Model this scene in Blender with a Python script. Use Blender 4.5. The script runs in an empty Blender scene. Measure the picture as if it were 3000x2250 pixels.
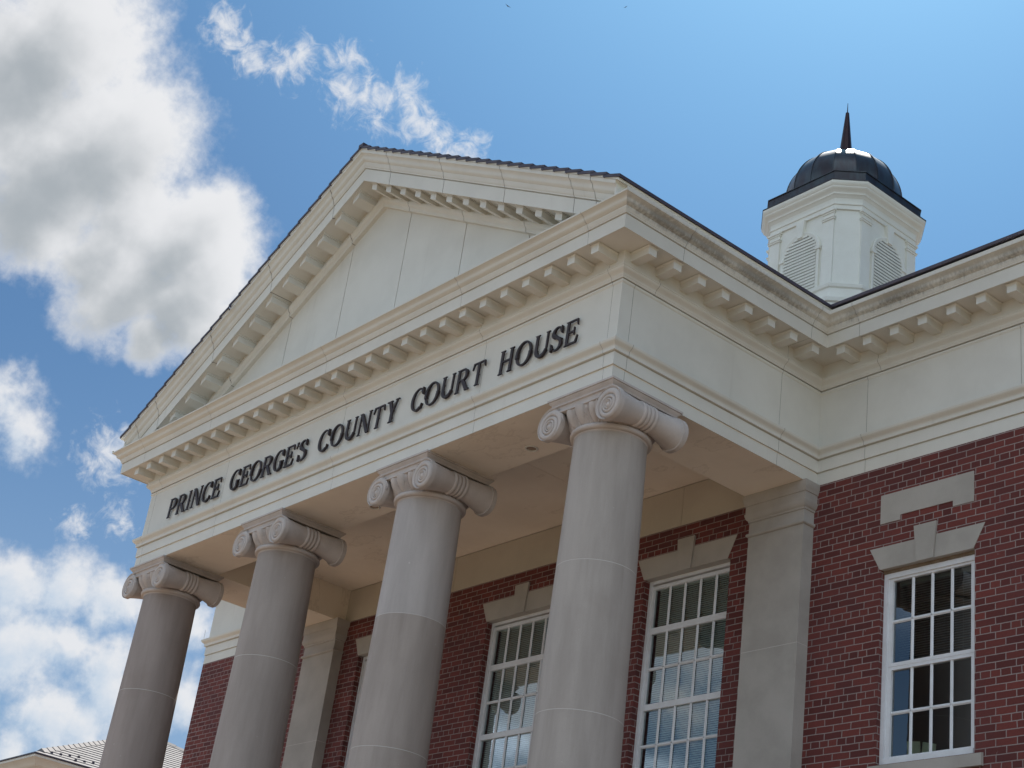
import bpy, math, random
from mathutils import Vector, Matrix
random.seed(7)
PI = math.pi
rad = math.radians
sc = bpy.context.scene
col = sc.collection

# ------------------------------------------------------------------ camera
CAM = (10.39816, -8.85077, 1.6)
RX = (0.64161638, 0.75601394, 0.12950426)
UX = (0.2700602, -0.38069018, 0.88438819)
FX = (-0.71791081, 0.532464, 0.44842633)
cd = bpy.data.cameras.new('camera')
cam = bpy.data.objects.new('camera', cd)
col.objects.link(cam)
cam.matrix_world = Matrix(((RX[0], UX[0], -FX[0], CAM[0]),
                           (RX[1], UX[1], -FX[1], CAM[1]),
                           (RX[2], UX[2], -FX[2], CAM[2]),
                           (0, 0, 0, 1)))
cd.sensor_fit = 'HORIZONTAL'
cd.sensor_width = 36.0
cd.lens = 57.503
cd.clip_end = 3000
sc.camera = cam
sc.view_settings.view_transform = 'Standard'
sc.view_settings.look = 'None'
sc.view_settings.exposure = 0.98
sc.view_settings.gamma = 1.0
sc.view_settings.use_curve_mapping = False

# ------------------------------------------------------------------ sun and sky
SUN_AZ, SUN_EL = -38.2, 57.7          # azimuth from +y towards +x, degrees
def dirv(az, el):
    a, e = rad(az), rad(el)
    return Vector((math.sin(a) * math.cos(e), math.cos(a) * math.cos(e), math.sin(e)))
SUN = dirv(SUN_AZ, SUN_EL)
sd = bpy.data.lights.new('sun', 'SUN')
sd.energy = 5.0
sd.angle = rad(0.5)
sd.color = (1.0, 0.95, 0.87)
sun = bpy.data.objects.new('sun', sd)
col.objects.link(sun)
sun.rotation_euler = (-SUN).to_track_quat('-Z', 'Y').to_euler()
sun.location = SUN * 100

def N(nt, kind, **kw):
    n = nt.nodes.new(kind)
    for k, v in kw.items():
        setattr(n, k, v)
    return n
def MA(nt, op, a, b=None, c=None, clamp=False):
    n = nt.nodes.new('ShaderNodeMath'); n.operation = op; n.use_clamp = clamp
    for i, x in enumerate((a, b, c)):
        if x is None: continue
        if isinstance(x, (int, float)): n.inputs[i].default_value = x
        else: nt.links.new(x, n.inputs[i])
    return n.outputs[0]
def VM(nt, op, a, b=None, c=None):
    n = nt.nodes.new('ShaderNodeVectorMath'); n.operation = op
    for i, x in enumerate((a, b, c)):
        if x is None: continue
        if isinstance(x, (tuple, list, Vector)): n.inputs[i].default_value = tuple(x)
        else: nt.links.new(x, n.inputs[i])
    return n.outputs['Value'] if op in ('DISTANCE', 'DOT_PRODUCT', 'LENGTH') else n.outputs[0]
def SCALE(nt, a, s):
    n = nt.nodes.new('ShaderNodeVectorMath'); n.operation = 'SCALE'
    nt.links.new(a, n.inputs[0])
    if isinstance(s, (int, float)): n.inputs['Scale'].default_value = s
    else: nt.links.new(s, n.inputs['Scale'])
    return n.outputs[0]
def NOISE(nt, vec, scale, detail=4, rough=.55, dist=0, col_=False):
    n = nt.nodes.new('ShaderNodeTexNoise')
    n.inputs['Scale'].default_value = scale; n.inputs['Detail'].default_value = detail
    n.inputs['Roughness'].default_value = rough; n.inputs['Distortion'].default_value = dist
    nt.links.new(vec, n.inputs['Vector'])
    return n.outputs['Color'] if col_ else n.outputs['Fac']
def SMOOTH(nt, x, a, b, lo=0., hi=1.):
    n = nt.nodes.new('ShaderNodeMapRange'); n.interpolation_type = 'SMOOTHSTEP'
    nt.links.new(x, n.inputs[0])
    n.inputs[1].default_value = a; n.inputs[2].default_value = b
    n.inputs[3].default_value = lo; n.inputs[4].default_value = hi
    return n.outputs[0]
def MIX(nt, f, a, b, blend='MIX'):
    n = nt.nodes.new('ShaderNodeMix'); n.data_type = 'RGBA'; n.blend_type = blend
    n.clamp_result = False; n.clamp_factor = True
    for s, x in ((n.inputs[0], f), (n.inputs[6], a), (n.inputs[7], b)):
        if isinstance(x, (int, float)): s.default_value = x
        elif isinstance(x, (tuple, list)): s.default_value = (x[0], x[1], x[2], 1)
        else: nt.links.new(x, s)
    return n.outputs[2]

# clouds of the sky, by compass direction: (azimuth, elevation, angular size)
CUMULUS = [(-73.11, 34.85, .0545), (-70.65, 31.91, .0566), (-67.05, 29.17, .045), (-72.5, 30.58, .0654),
           (-68.28, 27.23, .0307), (-75.61, 32.89, .0637), (-65.47, 28.28, .0272), (-80, 36, .09), (-76, 40, .06),
           (-66.2, 30.0, .033), (-65.6, 29.0, .028), (-69.5, 27.6, .04), (-72.5, 28.6, .04), (-68.9, 29.6, .04),
           (-66.22, 27.09, .0351), (-64.93, 26.77, .0222), (-67.41, 25.72, .0189), (-69.25, 27.08, .0374)]
BANK = [(-67.86, 16.88, .0271), (-69.71, 16.47, .0247), (-66.71, 16.71, .0214), (-68.86, 14.63, .0341),
        (-67.35, 14.99, .0173), (-65.99, 14.47, .0252), (-67.18, 12.82, .0286), (-65.56, 13.76, .0291),
        (-63.42, 16.55, .0199), (-63.21, 14.2, .0217), (-68.25, 11.26, .0168), (-66.31, 12.59, .0249),
        (-71.04, 22.1, .0201), (-71.7, 22.26, .0229), (-75, 13, .05),
        (-133.5, 18.5, .05), (-129, 16.5, .045), (-137.5, 19.5, .035)]
WISP = [(-67.71, 36.61, .0119), (-67.14, 36.28, .0099), (-66.17, 35.79, .011), (-64.94, 35.98, .0131),
        (-64.26, 36.36, .0121), (-62.42, 36.58, .0122), (-62.13, 35.52, .0153), (-60.94, 35.5, .0174),
        (-59.58, 35.66, .0154), (-58.72, 35.0, .0123), (-57.91, 34.48, .0113), (-56.64, 34.51, .0114),
        (-57.25, 34.23, .0124), (-67.71, 21.57, .0187), (-68.33, 18.9, .0093), (-66.8, 19.48, .0094)]

def cloud_group():
    g = bpy.data.node_groups.new('cloud_field', 'ShaderNodeTree')
    g.interface.new_socket('Vector', in_out='INPUT', socket_type='NodeSocketVector')
    for s in ('Cumulus', 'Bank', 'Wisp', 'Wide'):
        g.interface.new_socket(s, in_out='OUTPUT', socket_type='NodeSocketFloat')
    gi = g.nodes.new('NodeGroupInput'); go = g.nodes.new('NodeGroupOutput')
    v = gi.outputs[0]
    w1 = VM(g, 'SUBTRACT', NOISE(g, v, 34, 2, .5, col_=True), (.5, .5, .5))
    v1 = VM(g, 'ADD', v, SCALE(g, w1, .022))
    w2 = VM(g, 'SUBTRACT', NOISE(g, v, 70, 4, .6, col_=True), (.5, .5, .5))
    v2 = VM(g, 'ADD', v, SCALE(g, w2, .018))
    def blobs(lst, vec):
        cur = None
        for a, e, r in lst:
            d = VM(g, 'DISTANCE', vec, dirv(a, e))
            f = MA(g, 'MULTIPLY_ADD', d, -1.0 / r, 1.0)
            if cur is None: cur = f
            else: cur = MA(g, 'SMOOTH_MAX', cur, f, .12)
        return cur
    fb = NOISE(g, v, 62, 9, .58)
    fb2 = NOISE(g, v, 75, 9, .63, 1.2)
    fl = NOISE(g, v, 30, 7, .55)
    ff = NOISE(g, v, 210, 5, .6)
    c = MA(g, 'ADD', blobs(CUMULUS, v1), MA(g, 'MULTIPLY_ADD', ff, .26, MA(g, 'MULTIPLY_ADD', fb, .70, -.46)))
    b = MA(g, 'ADD', blobs(BANK, v1), MA(g, 'MULTIPLY_ADD', ff, .5, MA(g, 'MULTIPLY_ADD', fl, 2.5, -1.45)))
    w = MA(g, 'ADD', blobs(WISP, v2), MA(g, 'MULTIPLY_ADD', ff, .9, MA(g, 'MULTIPLY_ADD', fb2, 3.2, -2.0)))
    wide = NOISE(g, VM(g, 'MULTIPLY', v, (1, 1, 1.8)), 4.2, 9, .58)
    for i, x in enumerate((c, b, w, wide)):
        g.links.new(x, go.inputs[i])
    return g

def thickness_group():
    # how thick the large cumulus is in a direction: summed towards the sun it gives the cloud its shaded side
    g = bpy.data.node_groups.new('cloud_thickness', 'ShaderNodeTree')
    g.interface.new_socket('Vector', in_out='INPUT', socket_type='NodeSocketVector')
    g.interface.new_socket('Thickness', in_out='OUTPUT', socket_type='NodeSocketFloat')
    gi = g.nodes.new('NodeGroupInput'); go = g.nodes.new('NodeGroupOutput')
    v = gi.outputs[0]
    w1 = VM(g, 'SUBTRACT', NOISE(g, v, 34, 2, .5, col_=True), (.5, .5, .5))
    v1 = VM(g, 'ADD', v, SCALE(g, w1, .022))
    cur = None
    for a, e, r in CUMULUS:
        f = MA(g, 'MULTIPLY_ADD', VM(g, 'DISTANCE', v1, dirv(a, e)), -1.0 / r, 1.0)
        cur = f if cur is None else MA(g, 'SMOOTH_MAX', cur, f, .12)
    fb = NOISE(g, v, 27, 7, .5)
    d = MA(g, 'ADD', cur, MA(g, 'MULTIPLY_ADD', fb, 1.9, -.95))
    g.links.new(SMOOTH(g, d, -.10, 1.30), go.inputs[0])
    return g

world = bpy.data.worlds.new('World')
sc.world = world
world.use_nodes = True
nt = world.node_tree
nt.nodes.clear()
tc = N(nt, 'ShaderNodeTexCoord')
sky = N(nt, 'ShaderNodeTexSky', sky_type='NISHITA', sun_disc=False, sun_elevation=rad(SUN_EL),
        sun_rotation=rad(SUN_AZ), altitude=50, air_density=1.0, dust_density=1.5, ozone_density=2.5)
hs = N(nt, 'ShaderNodeHueSaturation'); hs.inputs['Saturation'].default_value = 1.0; hs.inputs['Value'].default_value = 1.0
nt.links.new(sky.outputs[0], hs.inputs['Color'])
CG = cloud_group()
def cg(vec):
    n = N(nt, 'ShaderNodeGroup'); n.node_tree = CG; nt.links.new(vec, n.inputs[0]); return n
V = tc.outputs['Generated']
A = cg(V)
B = cg(VM(nt, 'ADD', V, (SUN - dirv(-68, 28) * SUN.dot(dirv(-68, 28))).normalized() * .011))
CW = (4.2, 4.25, 4.36); CG_ = (2.0, 2.2, 2.38)
near_sun = SMOOTH(nt, VM(nt, 'DOT_PRODUCT', V, SUN), .78, .955)
skyc = MIX(nt, 1.0, hs.outputs[0], MIX(nt, near_sun, (.199, .318, .402), (.190, .376, .508)), 'MULTIPLY')
# paler air towards the horizon
sv = N(nt, 'ShaderNodeSeparateXYZ'); nt.links.new(V, sv.inputs[0])
skyc = MIX(nt, SMOOTH(nt, sv.outputs[2], .46, .14, 0, .55), skyc, (1.9, 2.6, 3.55))
# wide cumulus behind the camera, out of view, brightened to light the shaded front
away = MA(nt, 'MULTIPLY', SMOOTH(nt, VM(nt, 'DOT_PRODUCT', V, (-.12, .97, .2)), .30, -.20), SMOOTH(nt, VM(nt, 'DISTANCE', V, dirv(-143, 14)), .08, .20))
wd = MA(nt, 'MULTIPLY', SMOOTH(nt, A.outputs['Wide'], .48, .62), away)
wsh = SMOOTH(nt, A.outputs['Wide'], .58, .78)
skyc = MIX(nt, wd, skyc, MIX(nt, wsh, (10.4, 12.2, 14.2), (6.3, 7.4, 8.6)))
# wisps
skyc = MIX(nt, MA(nt, 'MULTIPLY', SMOOTH(nt, A.outputs['Wisp'], -.25, 1.45), .85), skyc, CW)
# bank of small clouds low in the sky
ba = SMOOTH(nt, A.outputs['Bank'], -.20, .80)
lb = MA(nt, 'MULTIPLY_ADD', MA(nt, 'SUBTRACT', B.outputs['Bank'], A.outputs['Bank']), .9, MA(nt, 'MULTIPLY_ADD', A.outputs['Bank'], .35, .25), clamp=True)
skyc = MIX(nt, MA(nt, 'MULTIPLY', ba, .93), skyc, MIX(nt, lb, CW, (2.9, 3.4, 4.0)))
# the large cumulus
ca = SMOOTH(nt, A.outputs['Cumulus'], -.16, .52)
TG = thickness_group()
c0 = dirv(-69, 31)
toward = (SUN - c0 * SUN.dot(c0)).normalized()
acc = None
for dl, wt in ((.006, .35), (.022, .8), (.046, .9)):
    n = N(nt, 'ShaderNodeGroup'); n.node_tree = TG
    nt.links.new(VM(nt, 'ADD', V, toward * dl), n.inputs[0])
    acc = MA(nt, 'MULTIPLY', n.outputs[0], wt) if acc is None else MA(nt, 'MULTIPLY_ADD', n.outputs[0], wt, acc)
lc = MA(nt, 'MULTIPLY', SMOOTH(nt, acc, .0, 2.05), SMOOTH(nt, A.outputs['Cumulus'], .0, .45), clamp=True)
skyc = MIX(nt, ca, skyc, MIX(nt, lc, CW, CG_))
bg = N(nt, 'ShaderNodeBackground'); bg.inputs['Strength'].default_value = .10
nt.links.new(skyc, bg.inputs['Color'])
wo = N(nt, 'ShaderNodeOutputWorld')
nt.links.new(bg.outputs[0], wo.inputs['Surface'])

# ------------------------------------------------------------------ mesh helpers
class MB:
    def __init__(s): s.v = []; s.f = []; s.m = []
    def add(s, vs, fs, mi=0):
        b = len(s.v); s.v += [tuple(x) for x in vs]
        for f in fs: s.f.append(tuple(b + i for i in f)); s.m.append(mi)
    def box(s, x0, x1, y0, y1, z0, z1, mi=0):
        s.add([(x0, y0, z0), (x1, y0, z0), (x1, y1, z0), (x0, y1, z0), (x0, y0, z1), (x1, y0, z1), (x1, y1, z1), (x0, y1, z1)],
              [(0, 3, 2, 1), (4, 5, 6, 7), (0, 1, 5, 4), (1, 2, 6, 5), (2, 3, 7, 6), (3, 0, 4, 7)], mi)
    def prism(s, poly, fn, d0, d1, mi=0):
        """extrude a 2-D outline; fn(a, b, d) places a point"""
        n = len(poly)
        s.add([fn(a, b, d0) for a, b in poly] + [fn(a, b, d1) for a, b in poly],
              [tuple(range(n)), tuple(range(2 * n - 1, n - 1, -1))] + [(i, i + n, (i + 1) % n + n, (i + 1) % n) for i in range(n)], mi)
    def grid(s, rows, close=False, mi=0):
        n = len(rows[0]); b = len(s.v)
        for r in rows: s.v += [tuple(x) for x in r]
        for i in range(len(rows) - 1):
            for j in range(n if close else n - 1):
                s.f.append((b + i * n + j, b + i * n + (j + 1) % n, b + (i + 1) * n + (j + 1) % n, b + (i + 1) * n + j)); s.m.append(mi)
    def lathe(s, prof, c, axis='z', n=48, mi=0):
        rows = []
        for r, h in prof:
            row = []
            for k in range(n):
                a = 2 * PI * k / n
                if axis == 'z': row.append((c[0] + r * math.cos(a), c[1] + r * math.sin(a), h))
                else: row.append((c[0] + r * math.cos(a), h, c[1] + r * math.sin(a)))
            rows.append(row)
        s.grid(rows, True, mi)
    def tube(s, p, q, r0, r1=None, n=8, mi=0):
        p, q = Vector(p), Vector(q); d = (q - p).normalized(); r1 = r0 if r1 is None else r1
        u = d.orthogonal().normalized(); w = d.cross(u)
        ring = lambda c, r: [c + (u * math.cos(2 * PI * k / n) + w * math.sin(2 * PI * k / n)) * r for k in range(n)]
        b = len(s.v)
        s.grid([ring(p, r0), ring(q, r1)], True, mi)
        s.f.append(tuple(b + k for k in range(n))[::-1]); s.m.append(mi)
        s.f.append(tuple(b + n + k for k in range(n))); s.m.append(mi)
    def build(s, name, mats, parent=None, smooth=None, loc=None, clip=None, clean=True, recalc=True):
        import bmesh
        me = bpy.data.meshes.new(name)
        me.from_pydata(s.v, [], s.f)
        for m in (mats if isinstance(mats, (list, tuple)) else [mats]): me.materials.append(m)
        me.polygons.foreach_set('material_index', s.m)
        bm = bmesh.new(); bm.from_mesh(me)
        if clean: bmesh.ops.remove_doubles(bm, verts=bm.verts, dist=1e-5)
        if clip:
            for co, no in clip:
                bmesh.ops.bisect_plane(bm, geom=bm.verts[:] + bm.edges[:] + bm.faces[:], plane_co=co, plane_no=no, clear_outer=True)
        if recalc: bmesh.ops.recalc_face_normals(bm, faces=bm.faces)
        bm.to_mesh(me); bm.free()
        if smooth:
            for p in me.polygons: p.use_smooth = True
            me.set_sharp_from_angle(angle=rad(smooth))
        o = bpy.data.objects.new(name, me); col.objects.link(o)
        if parent: o.parent = parent
        if loc: o.location = loc
        return o

def tag(o, label=None, cat=None, group=None, kind=None):
    if label: o['label'] = label
    if cat: o['category'] = cat
    if group: o['group'] = group
    if kind: o['kind'] = kind
    return o
def empty(name, loc=(0, 0, 0)):
    o = bpy.data.objects.new(name, None); o.location = loc; o.empty_display_size = .3
    col.objects.link(o); return o
def copy_tree(o, parent, dx=(0, 0, 0)):
    c = o.copy(); col.objects.link(c); c.parent = parent
    c.location = Vector(o.location) + Vector(dx)
    for ch in o.children: copy_tree(ch, c)
    return c

def offset_path(path, o):
    """points of the outline moved out by o (outside is on the right of the walk)"""
    P = [Vector(p) for p in path]; out = []
    ns = []
    for a, b in zip(P, P[1:]):
        d = (b - a).normalized(); ns.append(Vector((d.y, -d.x)))
    for i, p in enumerate(P):
        if i == 0: out.append(p + ns[0] * o)
        elif i == len(P) - 1: out.append(p + ns[-1] * o)
        else:
            n = ns[i - 1] + ns[i]; n = n / n.dot(ns[i])
            out.append(p + n * o)
    return out, ns
def sweep(mb, path, seg, prof, gaps=(), gw=.004, gd=.008):
    """sweep (offset, height) along one side of the outline, with open joints at the given distances along it"""
    d = (Vector(path[seg + 1]) - Vector(path[seg])); L = d.length; d.normalize()
    base = Vector(path[seg])
    def at(t, o, z):
        if t is None or t == 'a': p = offset_path(path, o)[0][seg]
        elif t == 'b': p = offset_path(path, o)[0][seg + 1]
        else: p = base + d * t + Vector((d.y, -d.x)) * o
        return (p.x, p.y, z)
    cuts = ['a'] + [x for g in sorted(gaps) for x in (g - gw / 2, g + gw / 2)] + ['b']
    for i in range(0, len(cuts), 2):
        mb.grid([[at(cuts[i], o, z) for o, z in prof], [at(cuts[i + 1], o, z) for o, z in prof]])
    inn = [(o - gd, z + (.006 if j else 0)) for j, (o, z) in enumerate(prof)]
    for g in gaps:
        a, b = g - gw / 2, g + gw / 2
        mb.grid([[at(a, o, z) for o, z in prof], [at(a, o, z) for o, z in inn], [at(b, o, z) for o, z in inn], [at(b, o, z) for o, z in prof]], mi=1)

# ------------------------------------------------------------------ materials
def mat(name, rough=.6, metal=0., spec=.5):
    m = bpy.data.materials.new(name); m.use_nodes = True
    t = m.node_tree; b = t.nodes['Principled BSDF']
    b.inputs['Roughness'].default_value = rough; b.inputs['Metallic'].default_value = metal
    b.inputs['Specular IOR Level'].default_value = spec
    return m, t, b
def wpos(t):
    return t.nodes.new('ShaderNodeNewGeometry').outputs['Position']
def opos(t):
    return t.nodes.new('ShaderNodeTexCoord').outputs['Object']
def bump(t, b, h, strength=.3, dist=.01):
    n = t.nodes.new('ShaderNodeBump'); n.inputs['Strength'].default_value = strength; n.inputs['Distance'].default_value = dist
    t.links.new(h, n.inputs['Height']); t.links.new(n.outputs[0], b.inputs['Normal'])

def mottled(name, c0, c1, scale=2.5, rough=.6, streak=False, bs=.12, fine=60, metal=0., spec=.4):
    m, t, b = mat(name, rough, metal, spec)
    P = wpos(t)
    v = VM(t, 'MULTIPLY', P, (1, 1, .25)) if streak else P
    n = NOISE(t, v, scale, 7, .6)
    c = MIX(t, SMOOTH(t, n, .3, .72), c0, c1)
    f = NOISE(t, P, fine, 4, .6)
    c = MIX(t, MA(t, 'MULTIPLY_ADD', f, .24, -.04), c, tuple(x * .62 for x in c1))
    t.links.new(c, b.inputs['Base Color'])
    bump(t, b, f, bs, .004)
    return m

CREAM0, CREAM1 = (.70, .682, .615), (.645, .626, .562)
def cream_mat(name, grime=None):
    m, t, b = mat(name, .55, 0, .35)
    P = wpos(t)
    n = NOISE(t, P, 1.7, 7, .6)
    c = MIX(t, SMOOTH(t, n, .32, .7), CREAM0, CREAM1)
    # rain marks: thin vertical runs
    r = NOISE(t, VM(t, 'MULTIPLY', P, (9, 9, .7)), 1.0, 5, .6)
    c = MIX(t, SMOOTH(t, r, .60, .82, 0, .20), c, (.36, .32, .26))
    f = NOISE(t, P, 85, 3, .6)
    c = MIX(t, MA(t, 'MULTIPLY', f, .10), c, (.42, .38, .31))
    if grime:                                   # black algae in the curve of the gutter moulding
        z0, z1, z2, z3 = grime
        sx = N(t, 'ShaderNodeSeparateXYZ'); t.links.new(P, sx.inputs[0]); Z = sx.outputs[2]
        dr = NOISE(t, VM(t, 'MULTIPLY', P, (34, 34, 2.5)), 1.0, 6, .7)
        zz = MA(t, 'ADD', Z, MA(t, 'MULTIPLY_ADD', dr, .10, -.05))
        band = MA(t, 'MULTIPLY', SMOOTH(t, zz, z0, z1), SMOOTH(t, zz, z3, z2))
        big = NOISE(t, P, 1.1, 4, .6)
        k = MA(t, 'MULTIPLY', band, SMOOTH(t, MA(t, 'ADD', big, MA(t, 'MULTIPLY_ADD', dr, .5, -.25)), .30, .62))
        c = MIX(t, MA(t, 'MULTIPLY', k, .66), c, (.085, .074, .062))
    t.links.new(c, b.inputs['Base Color'])
    bump(t, b, NOISE(t, P, 40, 4, .6), .06, .004)
    return m
M_cream = cream_mat('cream_concrete')
M_gutter = cream_mat('cream_gutter', (10.17, 10.235, 10.25, 10.315))
M_joint, t_, b_ = mat('joint_sealant', .8); b_.inputs['Base Color'].default_value = (.16, .14, .12, 1)
def ceil_mat():
    m, t, b = mat('portico_ceiling_paint', .7, 0, .3)
    P = wpos(t)
    c = MIX(t, SMOOTH(t, NOISE(t, P, 1.1, 6, .6), .32, .72), (.84, .75, .625), (.76, .67, .55))
    st = NOISE(t, VM(t, 'MULTIPLY', P, (1.2, 2.4, 1)), 1.0, 7, .62)
    ring = MA(t, 'ABSOLUTE', MA(t, 'SUBTRACT', st, .60))        # tide marks of old leaks
    c = MIX(t, SMOOTH(t, ring, .020, .004, 0, .22), c, (.40, .32, .23))
    c = MIX(t, SMOOTH(t, st, .60, .75, 0, .20), c, (.50, .42, .32))
    t.links.new(c, b.inputs['Base Color'])
    bump(t, b, NOISE(t, P, 60, 4, .6), .05, .004)
    return m
M_ceil = ceil_mat()
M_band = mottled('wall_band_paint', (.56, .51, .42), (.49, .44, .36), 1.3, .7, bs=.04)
M_cup = mottled('cupola_paint', (.86, .84, .75), (.81, .785, .69), 3, .45, bs=.03)
M_white = mottled('window_paint', (.78, .79, .80), (.70, .70, .70), 6, .4, bs=.03)
M_stone = mottled('limestone', (.455, .42, .375), (.37, .34, .30), 2.2, .8, bs=.25, fine=90)
M_cap = mottled('carved_limestone', (.56, .50, .46), (.47, .42, .385), 5, .8, bs=.2, fine=90)

def shaft_mat():
    m, t, b = mat('column_limestone', .75, 0, .3)
    P = wpos(t)
    oi = N(t, 'ShaderNodeObjectInfo')
    n = NOISE(t, VM(t, 'MULTIPLY', P, (1, 1, .16)), 4.5, 7, .62)
    c = MIX(t, SMOOTH(t, n, .3, .72), (.50, .46, .425), (.40, .365, .335))
    blot = NOISE(t, P, 1.3, 5, .6)
    c = MIX(t, SMOOTH(t, blot, .52, .75, 0, .35), c, (.33, .29, .255))
    f = NOISE(t, P, 120, 3, .6)
    c = MIX(t, MA(t, 'MULTIPLY', SMOOTH(t, f, .55, .75), .30), c, (.30, .27, .24))
    chip = NOISE(t, P, 23, 2, .4)
    c = MIX(t, SMOOTH(t, chip, .765, .80, 0, .6), c, (.68, .65, .61))
    sz = N(t, 'ShaderNodeSeparateXYZ'); t.links.new(P, sz.inputs[0])
    below = MA(t, 'FRACT', MA(t, 'MULTIPLY', MA(t, 'SUBTRACT', sz.outputs[2], 5.52), 1 / 1.4))
    runs = NOISE(t, VM(t, 'MULTIPLY', P, (11, 11, .5)), 1.0, 5, .65)
    c = MIX(t, MA(t, 'MULTIPLY', SMOOTH(t, below, .62, 1.0), SMOOTH(t, runs, .50, .75, 0, .28)), c, (.27, .24, .215))
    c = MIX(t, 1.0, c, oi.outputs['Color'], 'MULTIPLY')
    t.links.new(c, b.inputs['Base Color'])
    bump(t, b, f, .15, .003)
    return m
M_shaft = shaft_mat()
M_mortar, t_, b_ = mat('pale_mortar', .9); b_.inputs['Base Color'].default_value = (.56, .53, .49, 1)

def brick_mat():
    m, t, b = mat('red_brick', .85, 0, .25)
    P = wpos(t)
    sx = N(t, 'ShaderNodeSeparateXYZ'); t.links.new(P, sx.inputs[0])
    wob = MA(t, 'MULTIPLY_ADD', NOISE(t, P, 9, 2, .5), .012, -.006)
    u = MA(t, 'ADD', MA(t, 'ADD', sx.outputs[0], sx.outputs[1]), wob)
    z = MA(t, 'ADD', MA(t, 'ADD', sx.outputs[2], MA(t, 'MULTIPLY_ADD', NOISE(t, P, 7, 2, .5), .008, -.004)), .0677 * 6 * 3 - .06)
    cb = N(t, 'ShaderNodeCombineXYZ'); t.links.new(u, cb.inputs[0]); t.links.new(z, cb.inputs[1])
    def brick(c1, c2, mo):
        br = N(t, 'ShaderNodeTexBrick', offset=.5, offset_frequency=2, squash=.5, squash_frequency=6)
        br.inputs['Scale'].default_value = 1.0
        br.inputs['Brick Width'].default_value = .212; br.inputs['Row Height'].default_value = .0690
        br.inputs['Mortar Size'].default_value = .0058; br.inputs['Mortar Smooth'].default_value = .35
        br.inputs['Bias'].default_value = 0
        br.inputs['Color1'].default_value = c1 + (1,); br.inputs['Color2'].default_value = c2 + (1,); br.inputs['Mortar'].default_value = mo + (1,)
        t.links.new(cb.outputs[0], br.inputs['Vector']); return br
    br = brick((.185, .048, .039), (.105, .031, .028), (.33, .265, .245))
    big = NOISE(t, P, 1.6, 5, .6)
    c = MIX(t, SMOOTH(t, big, .40, .75, 0, .35), br.outputs['Color'], (.10, .045, .048))
    f = NOISE(t, P, 55, 5, .65)
    c = MIX(t, MA(t, 'MULTIPLY', SMOOTH(t, f, .45, .75), .35), c, (.07, .028, .028))
    sp = NOISE(t, P, 14, 3, .5)
    c = MIX(t, SMOOTH(t, sp, .72, .80, 0, .5), c, (.48, .42, .40))
    t.links.new(c, b.inputs['Base Color'])
    h = MA(t, 'ADD', MA(t, 'MULTIPLY', br.outputs['Fac'], -1.0), MA(t, 'MULTIPLY', f, .25))
    bump(t, b, h, .8, .006)
    return m
M_brick = brick_mat()
M_slate = mottled('purple_slate', (.045, .036, .050), (.075, .060, .075), 7, .5, bs=.3, fine=40)
M_bronze = mottled('dark_bronze', (.020, .013, .013), (.036, .020, .019), 14, .5, bs=.1, spec=.35)
M_paper = mottled('pale_paper', (.72, .74, .52), (.62, .64, .46), 6, .7, bs=.02)

def copper_mat():
    m, t, b = mat('weathered_copper', .33, .75, .5)
    P = wpos(t)
    n = NOISE(t, VM(t, 'MULTIPLY', P, (2, 2, .5)), 3.0, 6, .6)
    c = MIX(t, SMOOTH(t, n, .35, .7), (.060, .050, .052), (.075, .088, .092))
    t.links.new(c, b.inputs['Base Color'])
    t.links.new(MA(t, 'MULTIPLY_ADD', NOISE(t, P, 6, 4, .6), .18, .27), b.inputs['Roughness'])
    return m
M_copper = copper_mat()
M_spire = mottled('brown_copper', (.050, .026, .026), (.035, .018, .022), 6, .4, bs=.05, metal=.5)

def glass_mat():
    m, t, b = mat('window_glass', .02)
    o = t.nodes['Material Output']
    tr = N(t, 'ShaderNodeBsdfTransparent'); tr.inputs[0].default_value = (.74, .82, .80, 1)
    gl = N(t, 'ShaderNodeBsdfGlossy'); gl.inputs['Roughness'].default_value = .0; gl.inputs[0].default_value = (.92, .97, 1, 1)
    fr = N(t, 'ShaderNodeFresnel'); fr.inputs['IOR'].default_value = 1.6
    # old panes are never quite flat
    bp = N(t, 'ShaderNodeBump'); bp.inputs['Strength'].default_value = .035; bp.inputs['Distance'].default_value = .006
    t.links.new(NOISE(t, wpos(t), 5, 2, .5), bp.inputs['Height']); t.links.new(bp.outputs[0], gl.inputs['Normal'])
    mx = N(t, 'ShaderNodeMixShader')
    t.links.new(MA(t, 'MULTIPLY', fr.outputs[0], 3.0, clamp=True), mx.inputs[0]); t.links.new(tr.outputs[0], mx.inputs[1]); t.links.new(gl.outputs[0], mx.inputs[2])
    t.links.new(mx.outputs[0], o.inputs['Surface'])
    return m
M_glass = glass_mat()
M_blind, t_, b_ = mat('blind_slats', .5); b_.inputs['Base Color'].default_value = (.74, .78, .74, 1)
M_dblind, t_, b_ = mat('grey_blind_slats', .5); b_.inputs['Base Color'].default_value = (.30, .33, .33, 1)
M_shade, t_, b_ = mat('louvre_back', .8); b_.inputs['Base Color'].default_value = (.22, .22, .20, 1)
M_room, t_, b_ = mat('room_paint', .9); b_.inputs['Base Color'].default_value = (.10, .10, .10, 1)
M_lampin, t_, b_ = mat('downlight_reflector', .4); b_.inputs['Base Color'].default_value = (.28, .2, .13, 1)

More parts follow.
